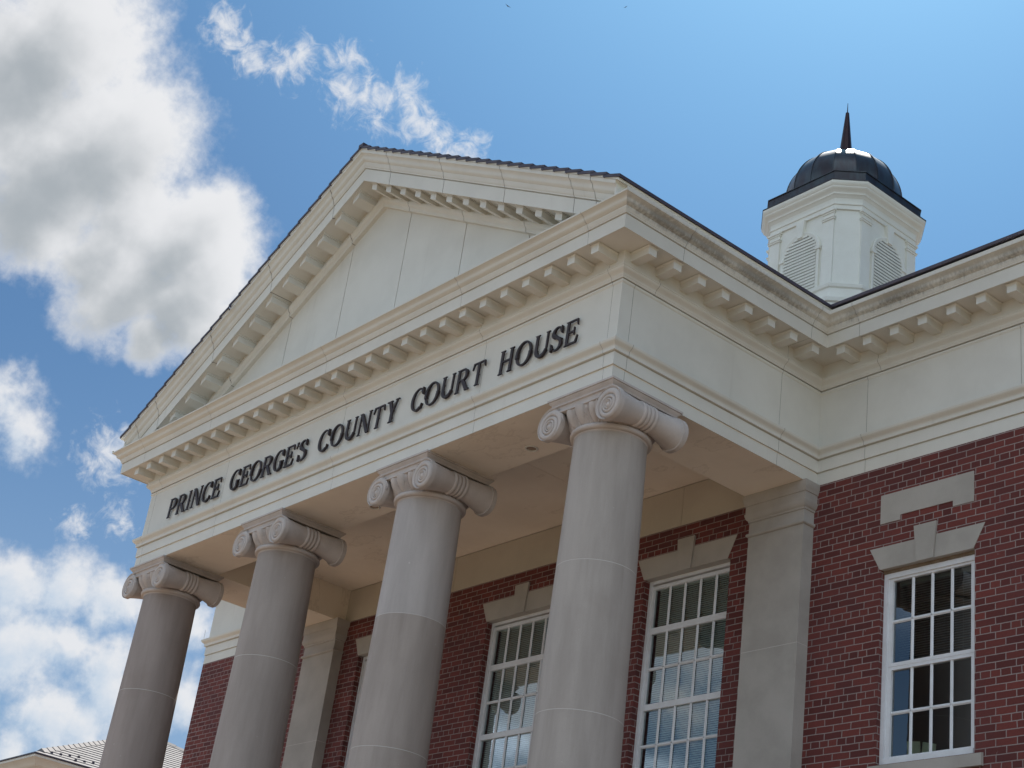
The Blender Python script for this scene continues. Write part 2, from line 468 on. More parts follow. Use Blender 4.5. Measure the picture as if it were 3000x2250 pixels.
# ------------------------------------------------------------------ the ground
M_grass = mottled('lawn', (.06, .075, .035), (.10, .105, .055), .8, .95, bs=.5, fine=30)
def paving_mat():
    m, t, b = mat('plaza_paving', .85, 0, .2)
    P = wpos(t)
    br = N(t, 'ShaderNodeTexBrick', offset=.5); br.inputs['Scale'].default_value = 1
    br.inputs['Brick Width'].default_value = .6; br.inputs['Row Height'].default_value = .3; br.inputs['Mortar Size'].default_value = .006
    br.inputs['Color1'].default_value = (.20, .148, .112, 1); br.inputs['Color2'].default_value = (.17, .122, .092, 1); br.inputs['Mortar'].default_value = (.2, .16, .13, 1)
    t.links.new(P, br.inputs['Vector'])
    c = MIX(t, SMOOTH(t, NOISE(t, P, .9, 6, .6), .35, .75, 0, .4), br.outputs[0], (.25, .18, .13))
    t.links.new(c, b.inputs['Base Color'])
    return m
M_pave = paving_mat()
g = MB(); g.add([(-900, -900, 0), (900, -900, 0), (900, 900, 0), (-900, 900, 0)], [(0, 1, 2, 3)])
tag(g.build('ground', M_grass), kind='structure')
g = MB(); g.box(-75, 24, -30, 45, -.2, .004)
tag(g.build('plaza', M_pave), kind='structure')

# ------------------------------------------------------------------ the court house
W = 9.416; XC = -4.708; D = 2.931
ZA = 8.652                       # underside of the architrave
XL, XR, YB = -12.53, 3.25, 14.2
PATH = [(XL, YB), (XL, D), (-W, D), (-W, 0), (0, 0), (0, D), (XR, D), (XR, YB)]
house = tag(empty('court_house', (XC, D, 0)),
            'red brick court house with cream columned portico, pediment and white cupola', 'building')
class H:                          # parts of the house are built in world coordinates
    pass
HOFF = Vector(house.location)
def part(mb, name, m, parent=None, **kw):
    if parent is None:
        o = mb.build(name, m, house, loc=-HOFF, **kw)
    else:
        o = mb.build(name, m, parent, **kw)
    return o
def S(pts, n=6):                  # round an S curve between its ends
    return pts
def cyma(o0, z0, o1, z1, n=10, rev=False):
    out = []
    for i in range(n + 1):
        t = i / n
        if rev: a = t - .16 * math.sin(2 * PI * t); b = t
        else: a = t + .13 * math.sin(2 * PI * t); b = t
        out.append((o0 + (o1 - o0) * (a if rev else t - .15 * math.sin(2 * PI * t) * -1 if False else a), z0 + (z1 - z0) * b))
    return out
ARCH = [(-.006, ZA), (0, ZA), (0, 8.786), (-.010, 8.788), (-.010, 8.797), (.013, 8.798), (.013, 8.929), (.000, 8.931), (.000, 8.939), (.036, 8.941), (.036, 8.964)] + \
       cyma(.036, 8.966, .082, 9.034, 8, True) + [(.084, 9.036), (.084, 9.048), (0, 9.052)]
FRIEZE = [(0, 9.052), (0, 9.700), (.012, 9.716), (.012, 9.734), (-.02, 9.736)]
CORN = [(-.02, 9.748), (.016, 9.750), (.020, 9.772)] + cyma(.024, 9.776, .076, 9.842, 8, True) + \
       [(.082, 9.844), (.082, 9.862), (.066, 9.864), (.066, 10.009), (.362, 10.009), (.362, 9.999), (.372, 9.999), (.378, 10.140), (.362, 10.142), (.362, 10.151), (.388, 10.153), (.388, 10.166)] + \
       [(.392, 10.168), (.398, 10.182), (.408, 10.198), (.410, 10.208)] + \
       [(.410 + .092 * (t - .13 * math.sin(2 * PI * t) * -1.0), 10.210 + .078 * t) for t in [i / 10 for i in range(11)]] + \
       [(.508, 10.290), (.510, 10.306)]
TOPF = [(.510, 10.306), (.470, 10.309), (-.06, 10.318)]
GUTT = [(.510, 10.306), (.512, 10.332), (.496, 10.334), (.490, 10.300), (.25, 10.300)]
segs = [(0, (), ()), (1, (), ()), (2, (), ()), (3, None, None), (4, (.155, 2.31), None), (5, (.624,), None), (6, (), ())]
for seg in range(7):
    front = seg == 3
    aj = {3: (.15, W - 7.34, W - 4.69, W - 2.085, W - .13), 4: (.155, 2.31), 5: (.624,)}.get(seg, ())
    mb = MB(); sweep(mb, PATH, seg, ARCH, aj, .0036); part(mb, 'architrave', [M_cream, M_joint], smooth=35)
    fj = {3: (.15, W - 7.34, W - 4.69, W - 2.08, W - .13), 4: (.155, 2.31), 5: (.624, 2.45)}.get(seg, ())
    mb = MB(); sweep(mb, PATH, seg, FRIEZE, fj, .0036); part(mb, 'frieze', [M_cream, M_joint], smooth=35)
    cj = {3: (.30, W - 7.345, W - 4.69, W - 2.138, W - .146), 4: (.42, 2.31), 5: (.80,)}.get(seg, ())
    mb = MB(); sweep(mb, PATH, seg, CORN + (TOPF if front else GUTT), cj, .0036)
    part(mb, 'cornice', [M_cream if front else M_gutter, M_joint], smooth=35)

def modillion(mb, c, out, along, z1=10.009, l0=.06, l1=.318, w=.053, h=.098):
    """a plain bracket with a small cap moulding under the soffit; c is its root in plan"""
    c, out, along = Vector(c), Vector(out), Vector(along)
    def P(a, o, z): q = c + along * a + out * o; return (q.x, q.y, z)
    def block(w, lo, hi, z0, z1):
        mb.add([P(-w, lo, z0), P(w, lo, z0), P(w, hi, z0), P(-w, hi, z0), P(-w, lo, z1), P(w, lo, z1), P(w, hi, z1), P(-w, hi, z1)],
               [(0, 3, 2, 1), (4, 5, 6, 7), (0, 1, 5, 4), (1, 2, 6, 5), (2, 3, 7, 6), (3, 0, 4, 7)])
    block(w, l0, l1, z1 - h, z1 - .026)
    a, b = (w, l1), (w + .014, l1 + .014)
    ring = lambda w_, l_, z: [P(-w_, l0, z), P(w_, l0, z), P(w_, l_, z), P(-w_, l_, z)]
    mb.grid([ring(w, l1, z1 - .026), ring(w + .004, l1 + .004, z1 - .018), ring(w + .013, l1 + .013, z1 - .010), ring(w + .014, l1 + .014, z1 - .006), ring(w, l1, z1 - .006), ring(w, l1, z1 + .002)], True)
proto = None
def put_mods(centres, out, along):
    proto = None
    for c in centres:
        if proto is None:
            mb = MB(); modillion(mb, (0, 0), out, along)
            proto = mb.build('modillion', M_cream, house, loc=Vector((c[0], c[1], 0)) - HOFF)
        else:
            o = proto.copy(); col.objects.link(o); o.parent = house
            o.location = Vector((c[0], c[1], 0)) - HOFF
put_mods([(-.093 - .3442 * k, 0) for k in range(28)], (0, -1), (1, 0))
put_mods([(0, .065 + .3405 * k) for k in range(8)], (1, 0), (0, 1))
put_mods([(.512 + .3427 * k, D) for k in range(8)], (0, -1), (1, 0))

# beams, ceiling and the band on the wall inside the portico
bi = .81
mb = MB(); mb.box(-W + .005, -.005, .005, bi, ZA + .0005, 9.72); part(mb, 'portico_beam', M_ceil)
mb = MB(); mb.box(-bi, -.005, bi + .0005, D - .012, ZA + .0005, 9.72); part(mb, 'portico_beam', M_ceil)
mb = MB(); mb.box(-W + .005, -8.56, bi + .0005, D - .012, ZA + .0005, 9.72); part(mb, 'portico_beam', M_ceil)
for a, b in ((-8.552, -5.78), (-5.776, -3.02), (-3.016, -bi - .008)):
    mb = MB(); mb.box(a, b, bi + .008, D - .020, 9.125, 9.3); part(mb, 'portico_ceiling', M_ceil)
mb = MB(); mb.box(-8.7, -.5, bi - .1, D, 9.302, 9.4); part(mb, 'ceiling_void', M_joint)
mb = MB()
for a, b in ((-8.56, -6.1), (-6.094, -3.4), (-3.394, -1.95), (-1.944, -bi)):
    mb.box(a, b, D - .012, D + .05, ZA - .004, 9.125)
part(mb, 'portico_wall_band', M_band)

# brick walls with their openings
WIN = [(-2.465, -1.155, 5.0, 8.10), (-5.28, -3.97, 5.0, 8.10), (-8.08, -6.77, 5.0, 8.10), (.862, 1.937, 5.645, 7.553)]
mb = MB()
xs = sorted({XL, XR} | {x for w in WIN for x in w[:2]}); zs = sorted({0, ZA} | {z for w in WIN for z in w[2:]})
for a, b in zip(xs, xs[1:]):
    for c, d in zip(zs, zs[1:]):
        if any(w[0] <= a and b <= w[1] and w[2] <= c and d <= w[3] for w in WIN): continue
        mb.add([(a, D, c), (b, D, c), (b, D, d), (a, D, d)], [(0, 1, 2, 3)])
for x0, x1, z0, z1 in WIN:
    mb.add([(x0, D, z0), (x0, D, z1), (x0, D + .13, z1), (x0, D + .13, z0)], [(0, 1, 2, 3)])
    mb.add([(x1, D, z0), (x1, D, z1), (x1, D + .13, z1), (x1, D + .13, z0)], [(0, 1, 2, 3)])
    mb.add([(x0, D, z0), (x1, D, z0), (x1, D + .13, z0), (x0, D + .13, z0)], [(0, 1, 2, 3)])
part(mb, 'brick_wall', M_brick)
mb = MB(); mb.add([(XL, D, 0), (XL, YB, 0), (XL, YB, ZA + .03), (XL, D, ZA + .03)], [(0, 1, 2, 3)]); part(mb, 'brick_wall', M_brick)
mb = MB(); mb.add([(XR, D, 0), (XR, YB, 0), (XR, YB, ZA + .03), (XR, D, ZA + .03)], [(0, 1, 2, 3)]); part(mb, 'brick_wall', M_brick)
mb = MB(); mb.add([(XL, YB, 0), (XR, YB, 0), (XR, YB, 10.3), (XL, YB, 10.3)], [(0, 1, 2, 3)]); part(mb, 'brick_wall', M_brick)
mb = MB(); mb.box(XL + .1, XR - .1, D + .4, YB - .1, 9.6, 9.7); part(mb, 'attic_light_stop', M_ceil)  # unseen slab added to keep light out of the house

# windows
def window(x0, x1, z0, z1, y, cols, sashes, stile, mun=.019, lintel=None):
    fr = MB()
    t = stile * .55
    fr.box(x0, x0 + t, y, y + .09, z0, z1); fr.box(x1 - t, x1, y, y + .09, z0, z1)
    fr.box(x0 + t, x1 - t, y, y + .09, z1 - t * 1.1, z1); fr.box(x0 + t, x1 - t, y - .012, y + .09, z0, z0 + .05)
    w = part(fr, 'window', M_white)
    for i, (a, b, rows) in enumerate(sashes):           # a = top of the sash, b = its bottom
        yy = y + .018 + .004 * (i % 2)
        sh = MB(); s = stile * .55; xa, xb = x0 + t, x1 - t
        rt = .035
        sh.box(xa, xa + s, yy, yy + .045, b, a); sh.box(xb - s, xb, yy, yy + .045, b, a)
        tr = rt if i else .042
        sh.box(xa + s, xb - s, yy, yy + .045, a - tr, a); sh.box(xa + s, xb - s, yy, yy + .045, b, b + rt)
        ga, gb = xa + s, xb - s
        for k in range(1, cols):
            xm = ga + (gb - ga) * k / cols
            sh.prism([(-mun, 0), (mun, 0), (mun * .35, -.012), (-mun * .35, -.012)], lambda p, q, d, xm=xm, yy=yy: (xm + p, yy + .020 + q, d), b + rt, a - tr)
        for k in range(1, rows):
            zm = (b + rt) + (a - tr - b - rt) * k / rows
            sh.prism([(-mun, 0), (mun, 0), (mun * .35, -.0125), (-mun * .35, -.0125)], lambda p, q, d, zm=zm, yy=yy: (d, yy + .0205 + q, zm + p), ga, gb)
        so = part(sh, 'sash', M_white, w)
        gl = MB(); gl.add([(ga - .01, yy + .026, b + .02), (gb + .01, yy + .026, b + .02), (gb + .01, yy + .026, a - .02), (ga - .01, yy + .026, a - .02)], [(0, 1, 2, 3)])
        part(gl, 'pane', M_glass, w, recalc=False)
    return w
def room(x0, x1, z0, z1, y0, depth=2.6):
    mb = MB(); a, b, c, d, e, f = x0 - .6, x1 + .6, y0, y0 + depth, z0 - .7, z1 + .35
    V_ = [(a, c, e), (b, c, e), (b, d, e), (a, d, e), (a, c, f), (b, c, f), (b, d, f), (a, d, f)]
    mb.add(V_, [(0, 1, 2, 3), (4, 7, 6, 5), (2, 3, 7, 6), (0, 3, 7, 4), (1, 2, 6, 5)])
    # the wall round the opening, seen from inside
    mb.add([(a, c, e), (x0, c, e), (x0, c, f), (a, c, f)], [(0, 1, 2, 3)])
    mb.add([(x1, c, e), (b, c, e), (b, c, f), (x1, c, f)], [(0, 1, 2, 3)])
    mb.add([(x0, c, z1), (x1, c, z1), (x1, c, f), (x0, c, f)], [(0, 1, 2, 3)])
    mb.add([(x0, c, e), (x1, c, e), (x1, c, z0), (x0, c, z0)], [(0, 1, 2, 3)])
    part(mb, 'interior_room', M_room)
def arch_lintel(c, hb, ht, zb, zt, kb, kt, kz, y=D):
    f = lambda p, q, d: (p, d, q)
    mb = MB()
    mb.prism([(c - hb, zb), (c - kb - .002, zb), (c - (kb + (kt - kb) * (zt - zb) / (kz - zb)) - .002, zt), (c - ht, zt)], f, y - .006, y + .044)
    mb.prism([(c + kb + .002, zb), (c + hb, zb), (c + ht, zt), (c + (kb + (kt - kb) * (zt - zb) / (kz - zb)) + .002, zt)], f, y - .006, y + .044)
    l = part(mb, 'lintel', M_stone)
    mb = MB(); mb.prism([(c - kb, zb - .004), (c + kb, zb - .004), (c + kt, kz), (c - kt, kz)], f, y - .024, y + .04)
    part(mb, 'keystone', M_stone, l)
SASH_P = [(8.045, 7.513, 1), (7.515, 6.64, 2), (6.642, 5.78, 2)]
blind_specs = []
for (x0, x1, z0, z1), c in zip(WIN[:3], (-1.835, -4.65, -7.45)):
    window(x0, x1, 5.70, z1, D + .085, 5, SASH_P, .062, .019)
    mb = MB(); mb.box(x0, x1, D + .06, D + .3, 5.0, 5.70); part(mb, 'apron_panel', M_white)
    mb = MB(); mb.box(x0, x1, D + .044, D + .13, z1, z1 + .2); part(mb, 'head_strip', M_stone)
    arch_lintel(c, .64, .76, 8.10, 8.352, .10, .13, 8.475)
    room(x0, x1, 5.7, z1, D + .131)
x0, x1, z0, z1 = WIN[3]
wing_win = window(x0, x1, 5.66, 7.522, D + .06, 4, [(7.49, 6.59, 2), (6.592, 5.70, 2)], .085, .018)
mb = MB(); mb.box(x0 + .001, x1 - .001, D + .045, D + .2, 7.5225, 7.56)
part(mb, 'head_strip', mottled('weathered_wood', (.16, .11, .07), (.24, .17, .11), 9, .8, bs=.3))
arch_lintel(1.39, .535, .662, 7.553, 7.785, .097, .13, 7.916)
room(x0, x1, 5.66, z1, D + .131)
mb = MB(); mb.prism([(D - .035, 5.52), (D + .2, 5.52), (D + .2, 5.662), (D + .06, 5.655), (D - .035, 5.63)], lambda p, q, d: (d, p, q), .80, 2.03)
part(mb, 'sill', M_stone)
# stone panel let into the brickwork over the wing window
mb = MB(); mb.prism([(.845, 8.335), (.845, 8.03), (1.083, 8.03), (1.083, 8.083), (1.695, 8.083), (1.695, 8.025), (1.93, 8.025), (1.93, 8.335)],
                    lambda p, q, d: (p, d, q), D - .007, D + .1)
part(mb, 'stone_panel', M_stone)

def blind(x0, x1, za, zb, y, label, tilt=28, m=None):
    mb = MB(); n = int((za - zb) / .0245); w = .0125; ct, st = math.cos(rad(tilt)), math.sin(rad(tilt))
    for k in range(n):
        z = za - .03 - k * .0245
        a, b = (y - w * ct, z - w * st), (y + w * ct, z + w * st)
        mb.prism([a, b, (b[0] - .001, b[1] + .0012), (a[0] - .001, a[1] + .0012)], lambda p, q, d: (d, p, q), x0, x1)
    mb.box(x0, x1, y - .018, y + .018, za - .022, za + .02)
    mb.box(x0, x1, y - .014, y + .014, za - .03 - n * .0245 - .012, za - .03 - n * .0245)
    for f in (.2, .8):
        xx = x0 + (x1 - x0) * f
        mb.tube((xx, y, za), (xx, y, za - .03 - n * .0245), .0012, n=5)
    return tag(mb.build('window_blind', m or M_blind), label, 'blind', 'slatted blinds hanging behind the windows')
blind(-2.36, -1.25, 8.02, 5.8, D + .165, 'lowered slatted blind behind the portico window beside the brick pier', 58)
blind(-5.18, -4.07, 8.02, 5.8, D + .165, 'lowered slatted blind behind the middle portico window between two columns', 58)
blind(-7.98, -6.87, 8.02, 5.8, D + .165, 'lowered slatted blind behind the portico window nearest the far pier', 58)
blind(.95, 1.85, 7.45, 6.68, D + .20, 'half raised slatted blind behind the window under the stone panel', 12, M_dblind)
mb = MB()
mb.prism([(1.06, 5.71), (1.20, 5.71), (1.17, 5.90), (1.02, 5.92)], lambda p, q, d: (p, D + .22 + d + (q - 5.71) * .15, q), 0, .006)
mb.prism([(1.20, 5.71), (1.36, 5.71), (1.34, 5.86), (1.185, 5.90)], lambda p, q, d: (p, D + .222 + d + (q - 5.71) * .25, q), 0, .006)
mb.box(1.04, 1.36, D + .20, D + .30, 5.690, 5.709)
tag(mb.build('paper_folder', M_paper), 'pale green open folder standing inside the window under the stone panel', 'folder')

# pilasters
def pilaster(x0, x1, label=None):
    yf = 2.776
    path = [(x0, D + .02), (x0, yf), (x1, yf), (x1, D + .02)]
    mb = MB()
    for a, b, mi in ((.9, 2.72, 0), (2.728, 4.12, 0), (4.128, 5.52, 0), (5.528, 6.92, 0), (6.928, 8.20, 0)):
        for s in range(3): sweep(mb, path, s, [(0, a), (0, b)])
    for z in (2.72, 4.12, 5.52, 6.92):
        for s in range(3): sweep(mb, path, s, [(-.0015, z), (-.0015, z + .008)])
    mb.m = [1 if i >= 15 else 0 for i in range(len(mb.f))]
    p = part(mb, 'pilaster', [M_stone, M_mortar])
    mb = MB()
    prof = [(-.01, 8.185), (.012, 8.188), (.022, 8.198), (.024, 8.21), (.018, 8.224), (.004, 8.230), (0, 8.236), (0, 8.348),
            (.010, 8.352), (.012, 8.372), (.022, 8.378), (.034, 8.398), (.042, 8.425), (.044, 8.44), (.034, 8.446), (.034, 8.53), (.044, 8.535),
            (.046, 8.55), (.052, 8.572), (.060, 8.592), (.060, ZA - .002)]
    for s in range(3): sweep(mb, path, s, prof)
    part(mb, 'pilaster_capital', M_stone, p, smooth=35)
    return p
pilaster(-.765, -.015)
pilaster(-9.27, -8.50)

# ---------------------------------------------------------------- columns
CX = [-.415, -3.285, -6.135, -9.01]; YC = .44
TINT = [(.87, .845, .815), (1.0, .99, 1.0), (.80, .755, .73), (.74, .68, .66)]  # stone tone per column, with the dimmer light on the left two mixed in
def rr(z): return .347 + (ZA - z) * .0158
def drum(z0, z1):
    mb = MB(); g_ = .004
    zs_ = [z0 + g_ + (z1 - z0 - 2 * g_) * i / 4 for i in range(5)]
    mb.lathe([(rr(z0) - .004, z0)] + [(rr(z), z) for z in zs_] + [(rr(z1) - .004, z1)], (0, YC), n=72)
    return mb
def column(first):
    base = MB()
    base.box(-.66, .66, YC - .66, YC + .66, .9, 1.06)
    base.lathe([(.0, 1.06), (.62, 1.06), (.65, 1.10), (.65, 1.15), (.60, 1.20), (.55, 1.22), (.52, 1.26), (.55, 1.30), (.56, 1.34), (.52, 1.38), (.48, 1.40), (0, 1.40)], (0, YC), n=72)
    c = part(base, 'column', M_shaft, smooth=40)
    zz = [1.40, 2.72, 4.12, 5.52, 6.92, 8.225]
    for a, b in zip(zz, zz[1:]):
        part(drum(a, b), 'drum', M_shaft, c, smooth=40)
    for z in zz[1:-1]:
        mj = MB(); mj.lathe([(rr(z) - .0035, z - .004), (rr(z) - .0005, z - .003), (rr(z) - .0005, z + .003), (rr(z) - .0035, z + .004)], (0, YC), n=72)
        part(mj, 'mortar_joint', M_mortar, c)
    nk = MB()
    tor = [(.372 + .026 * math.sin(a), 8.268 - .028 * math.cos(a)) for a in [PI * i / 10 for i in range(11)]]
    nk.lathe([(rr(8.2), 8.222), (.356, 8.224), (.360, 8.232), (.360, 8.238)] + tor + [(.35, 8.30)], (0, YC), n=72)
    part(nk, 'necking', M_cap, c, smooth=50)
    # egg and dart under the abacus
    ech = MB(); rows = []; nE = 16; sub = 20
    for j in range(17):
        t = j / 16; z = 8.292 + .185 * t
        rb = .358 + .075 * math.sin(t * PI / 2 * .95) ** 1.2
        row = []
        for k in range(nE * sub):
            a = (k % sub) / sub - .5
            e = math.sqrt((a / .345) ** 2 + ((t - .95) / .88) ** 2)
            h = 0
            if e < 1: h = .040 * math.sqrt(1 - e * e) + .002
            elif 1.10 < e < 1.32: h = .018 * math.sin((e - 1.10) / .22 * PI) ** .7
            if abs(a) > .44: h = max(h, .014 * (1 - (.5 - abs(a)) / .06) * min(1, (1.05 - t) * 4))
            th = 2 * PI * (k / (nE * sub)) - PI / 2 + PI / nE
            row.append(((rb + h) * math.cos(th), YC + (rb + h) * math.sin(th), z))
        rows.append(row)
    ech.grid(rows, True)
    part(ech, 'egg_and_dart', M_cap, c, smooth=60)
    EX, EZ = .4165, 8.371
    # volutes: a rolled disc with a spiral fillet in relief
    kk = math.log(.200 / .124) / (2 * PI)
    def volute(sx, y, sy):
        mb = MB(); nA, nR = 88, 44; rows = []
        for i in range(nR + 1):
            row = []
            for k in range(nA):
                th = PI / 2 - 2 * PI * k / nA            # clockwise from the top, outwards
                turn = 2 * PI * k / nA
                R0 = .200 - .056 * min(1, turn / PI) if turn <= PI else .144 + .056 * (turn - PI) / PI
                r = R0 * i / nR
                h = 0
                if r > .030:
                    ph = (math.log(.200 / max(r, 1e-4)) / kk - turn) / (2 * PI) - .26
                    q = ph - math.floor(ph)
                    h = .024 * (1 - abs(2 * q - 1) ** 3.5) + .006 * (.2 - r) / .2
                    if i == nR: h = .018
                else:
                    h = .014 + .016 * math.sqrt(max(0, 1 - (r / .030) ** 2))
                row.append((sx * (EX + r * math.cos(th)), y - sy * (h - .006), EZ + r * math.sin(th)))
            rows.append(row)
        rim = rows[-1]
        rows.append([(x, y + sy * .040, z) for x, _, z in rim])
        rows.append([(sx * EX + (x - sx * EX) * .55, y + sy * .052, EZ + (z - EZ) * .55) for x, _, z in rim])
        mb.grid(rows, True)
        return mb
    for sy, y in ((1, .006), (-1, 2 * YC - .006)):
        for sx in (1, -1):
            part(volute(sx, y, sy), 'volute', M_cap, c, smooth=50)
    # the channel between the two volutes
    for sy, y in ((1, .004), (-1, 2 * YC - .004)):
        mb = MB(); rows = []
        for i in range(25):
            x = -.43 + .86 * i / 24
            sag = .012 * (1 - (x / .43) ** 2)
            zt = 8.571; zb = 8.490 - sag
            pr = [(.05, zb), (-.004, zb), (-.010, zb + .004), (-.010, zb + .012), (.008, zb + .020), (.014, (zb + zt) / 2), (.008, zt - .020), (-.010, zt - .012), (-.010, zt - .003), (-.004, zt), (.05, zt)]
            rows.append([(x, y + sy * a, z) for a, z in pr])
        mb.grid(rows)
        part(mb, 'volute_channel', M_cap, c, smooth=40)
    # palmette leaf curling out of each front corner between channel and egg
    for sx in (1, -1):
        mb = MB()
        for j, (dx, dz, ln) in enumerate(((0, 0, .055), (-.006, .018, .045), (.004, -.018, .05))):
            rows = []
            for i in range(9):
                t = i / 8; w_ = .013 * math.sin(PI * (.12 + .83 * t))
                x = (.268 - t * ln + dx); z = 8.452 + dz - .020 * t - .055 * t * t
                rows.append([(sx * x, -.004 + .012 * t - w_ * .9 * math.cos(b) - .006, z + w_ * math.sin(b)) for b in [2 * PI * q / 8 for q in range(8)]])
            mb.grid(rows, True)
        part(mb, 'palmette', M_cap, c, smooth=60)
    # bolsters joining front and back volutes, with four bands
    for sx in (1, -1):
        mb = MB(); rows = []; nY = 60
        y0, y1 = .022, 2 * YC - .022
        for i in range(nY + 1):
            y = y0 + (y1 - y0) * i / nY; s = abs(y - YC) / (YC - .022)
            w_ = min(1, s) ** 1.6
            cz = 8.424 + (EZ - 8.424) * w_
            row = []
            for k in range(40):
                turn = 2 * PI * k / 40; a = PI / 2 - turn
                R0 = .200 - .056 * min(1, turn / PI) if turn <= PI else .144 + .056 * (turn - PI) / PI
                r = .114 * (1 - w_) + R0 * .965 * w_
                row.append((sx * (EX + r * math.cos(a)), y, cz + r * math.sin(a)))
            rows.append(row)
        mb.grid(rows, True)
        b = part(mb, 'bolster', M_cap, c, smooth=50)
        mb = MB()
        for q in range(4):
            yy = YC - .075 + .050 * q; s = abs(yy - YC) / (YC - .05); w_ = s ** 1.6; cz = 8.424 + (EZ - 8.424) * w_; r = .114 * (1 - w_) + .165 * w_
            mb.lathe([(r + .015 * math.sin(a), yy - .022 * math.cos(a)) for a in [PI * i / 10 for i in range(11)]], (sx * EX, cz), axis='y', n=40)
        part(mb, 'bolster_band', M_cap, c, smooth=60)
    ab = MB(); rows = []
    for h, z in [(.30, 8.578), (.428, 8.578), (.430, 8.590), (.436, 8.600), (.450, 8.612), (.456, 8.622), (.456, 8.628), (.468, 8.630), (.468, ZA - .001), (.3, ZA - .001)]:
        rows.append([(-h, YC - h, z), (h, YC - h, z), (h, YC + h, z), (-h, YC + h, z)])
    ab.grid(rows, True)
    part(ab, 'abacus', M_cap, c, smooth=30)
    return c
col0 = column(True)
col0.location = Vector((CX[0], 0, 0)) - HOFF
cols = [col0]
for i in (1, 2, 3):
    cols.append(copy_tree(col0, house, (CX[i] - CX[0], 0, 0)))
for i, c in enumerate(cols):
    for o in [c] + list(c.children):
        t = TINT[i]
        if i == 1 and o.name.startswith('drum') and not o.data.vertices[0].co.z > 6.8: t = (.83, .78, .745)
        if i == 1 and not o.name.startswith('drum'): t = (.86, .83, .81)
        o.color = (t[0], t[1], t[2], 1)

# recessed lamps in the soffit
for x in (-1.845, -4.65, -7.49):
    mb = MB()
    mb.lathe([(.052, ZA + .03), (.050, ZA - .002), (.056, ZA - .010), (.068, ZA - .008), (.072, ZA - .001)], (x, .60), n=32)
    dl = part(mb, 'downlight', M_cream, smooth=50)
    mb = MB(); mb.lathe([(.0001, ZA - .0015), (.052, ZA - .0015)], (x, .60), n=32); part(mb, 'reflector', M_lampin, dl)

# ---------------------------------------------------------------- pediment
SL = .525; Z0 = 13.191
def zr(x): return Z0 - SL * abs(x - XC)
RAKE = [(.034, -.668), (-.018, -.666), (-.024, -.655), (-.024, -.640)] + [(-a, b) for a, b in cyma(.024, -.638, .060, -.572, 8, True)] + \
       [(-.064, -.568), (-.064, -.545), (-.040, -.541), (-.040, -.456), (-.362, -.456), (-.362, -.467), (-.372, -.467), (-.378, -.296), (-.362, -.293), (-.362, -.284), (-.388, -.281), (-.388, -.268),
        (-.394, -.262), (-.402, -.240), (-.410, -.215), (-.411, -.206)] + \
       [(-(.411 + .075 * (t + .13 * math.sin(2 * PI * t))), -.204 + .100 * t) for t in [i / 10 for i in range(11)]] + \
       [(-.490, -.102), (-.492, -.060), (.06, -.056)]
def rake(sgn, cuts):
    mb = MB()
    ends = [XC] + [x for c in cuts for x in (XC + sgn * (c - .0035), XC + sgn * (c + .0035))] + [XC + sgn * (5.008)]
    for i in range(0, len(ends), 2):
        mb.grid([[(ends[i], y, zr(ends[i]) + d) for y, d in RAKE], [(ends[i + 1], y, zr(ends[i + 1]) + d) for y, d in RAKE]])
    for c in cuts:
        a, b = XC + sgn * (c - .0035), XC + sgn * (c + .0035)
        ii = [(y + .012, d + .004) for y, d in RAKE]
        mb.grid([[(a, y, zr(a) + d) for y, d in RAKE], [(a, y, zr(a) + d) for y, d in ii], [(b, y, zr(b) + d) for y, d in ii], [(b, y, zr(b) + d) for y, d in RAKE]], mi=1)
    xe = ends[-1]
    mb.add([(xe, y, zr(xe) + d) for y, d in RAKE] + [(xe, .06, zr(xe) - .668)], [tuple(range(len(RAKE) + 1))])
    part(mb, 'raking_cornice', [M_cream, M_joint], smooth=35, clip=[((0, 0, 10.3135), (0, 0, -1))])
rake(1, (.62, 1.83, 3.05, 4.27, 4.62)); rake(-1, (.60, 1.83, 3.05, 4.27, 4.72))
first = {}
for sgn in (1, -1):
    for k in range(13):
        x = XC + sgn * (.198 + .343 * k); w = .057
        if zr(x) - .456 - .1 < 10.33: continue
        if sgn not in first:
            mb = MB()
            q = lambda a, y, d: (a, y, -SL * sgn * a + d)
            def blk(w, ya, yb, d0, d1):
                mb.add([q(-w, ya, d0), q(w, ya, d0), q(w, yb, d0), q(-w, yb, d0), q(-w, ya, d1), q(w, ya, d1), q(w, yb, d1), q(-w, yb, d1)],
                       [(0, 3, 2, 1), (4, 5, 6, 7), (0, 1, 5, 4), (1, 2, 6, 5), (2, 3, 7, 6), (3, 0, 4, 7)])
            blk(w, -.318, -.03, -.098, -.020); blk(w + .012, -.330, -.03, -.018, .002)
            first[sgn] = mb.build('modillion', M_cream, house, loc=Vector((x, 0, zr(x) - .456)) - HOFF)
        else:
            o = first[sgn].copy(); col.objects.link(o); o.parent = house
            o.location = Vector((x, 0, zr(x) - .456)) - HOFF
mb = MB()
js = [XC - 5.0, -7.785, -6.56, -5.333, -4.11, -2.882, -1.648, XC + 5.0]
for a, b in zip(js, js[1:]):
    a, b = a + .006, b - .006
    top = [(b, max(10.31, zr(b) - .64))] + ([(XC, zr(XC) - .64)] if a < XC < b else []) + [(a, max(10.31, zr(a) - .64))]
    if a < XC - 4.3: top = [(b, zr(b) - .64), (XC - 4.25, 10.32)]; a = XC - 4.2
    if b > XC + 4.3: top = [(XC + 4.25, 10.32), (a, zr(a) - .64)]; b = XC + 4.2
    mb.prism([(a, 10.30), (b, 10.30)] + top, lambda p, q, d: (p, d, q), .032, .05)
mb.add([(XC - 4.6, .055, 10.3), (XC + 4.6, .055, 10.3), (XC, .055, 12.9)], [(0, 1, 2)], 1)
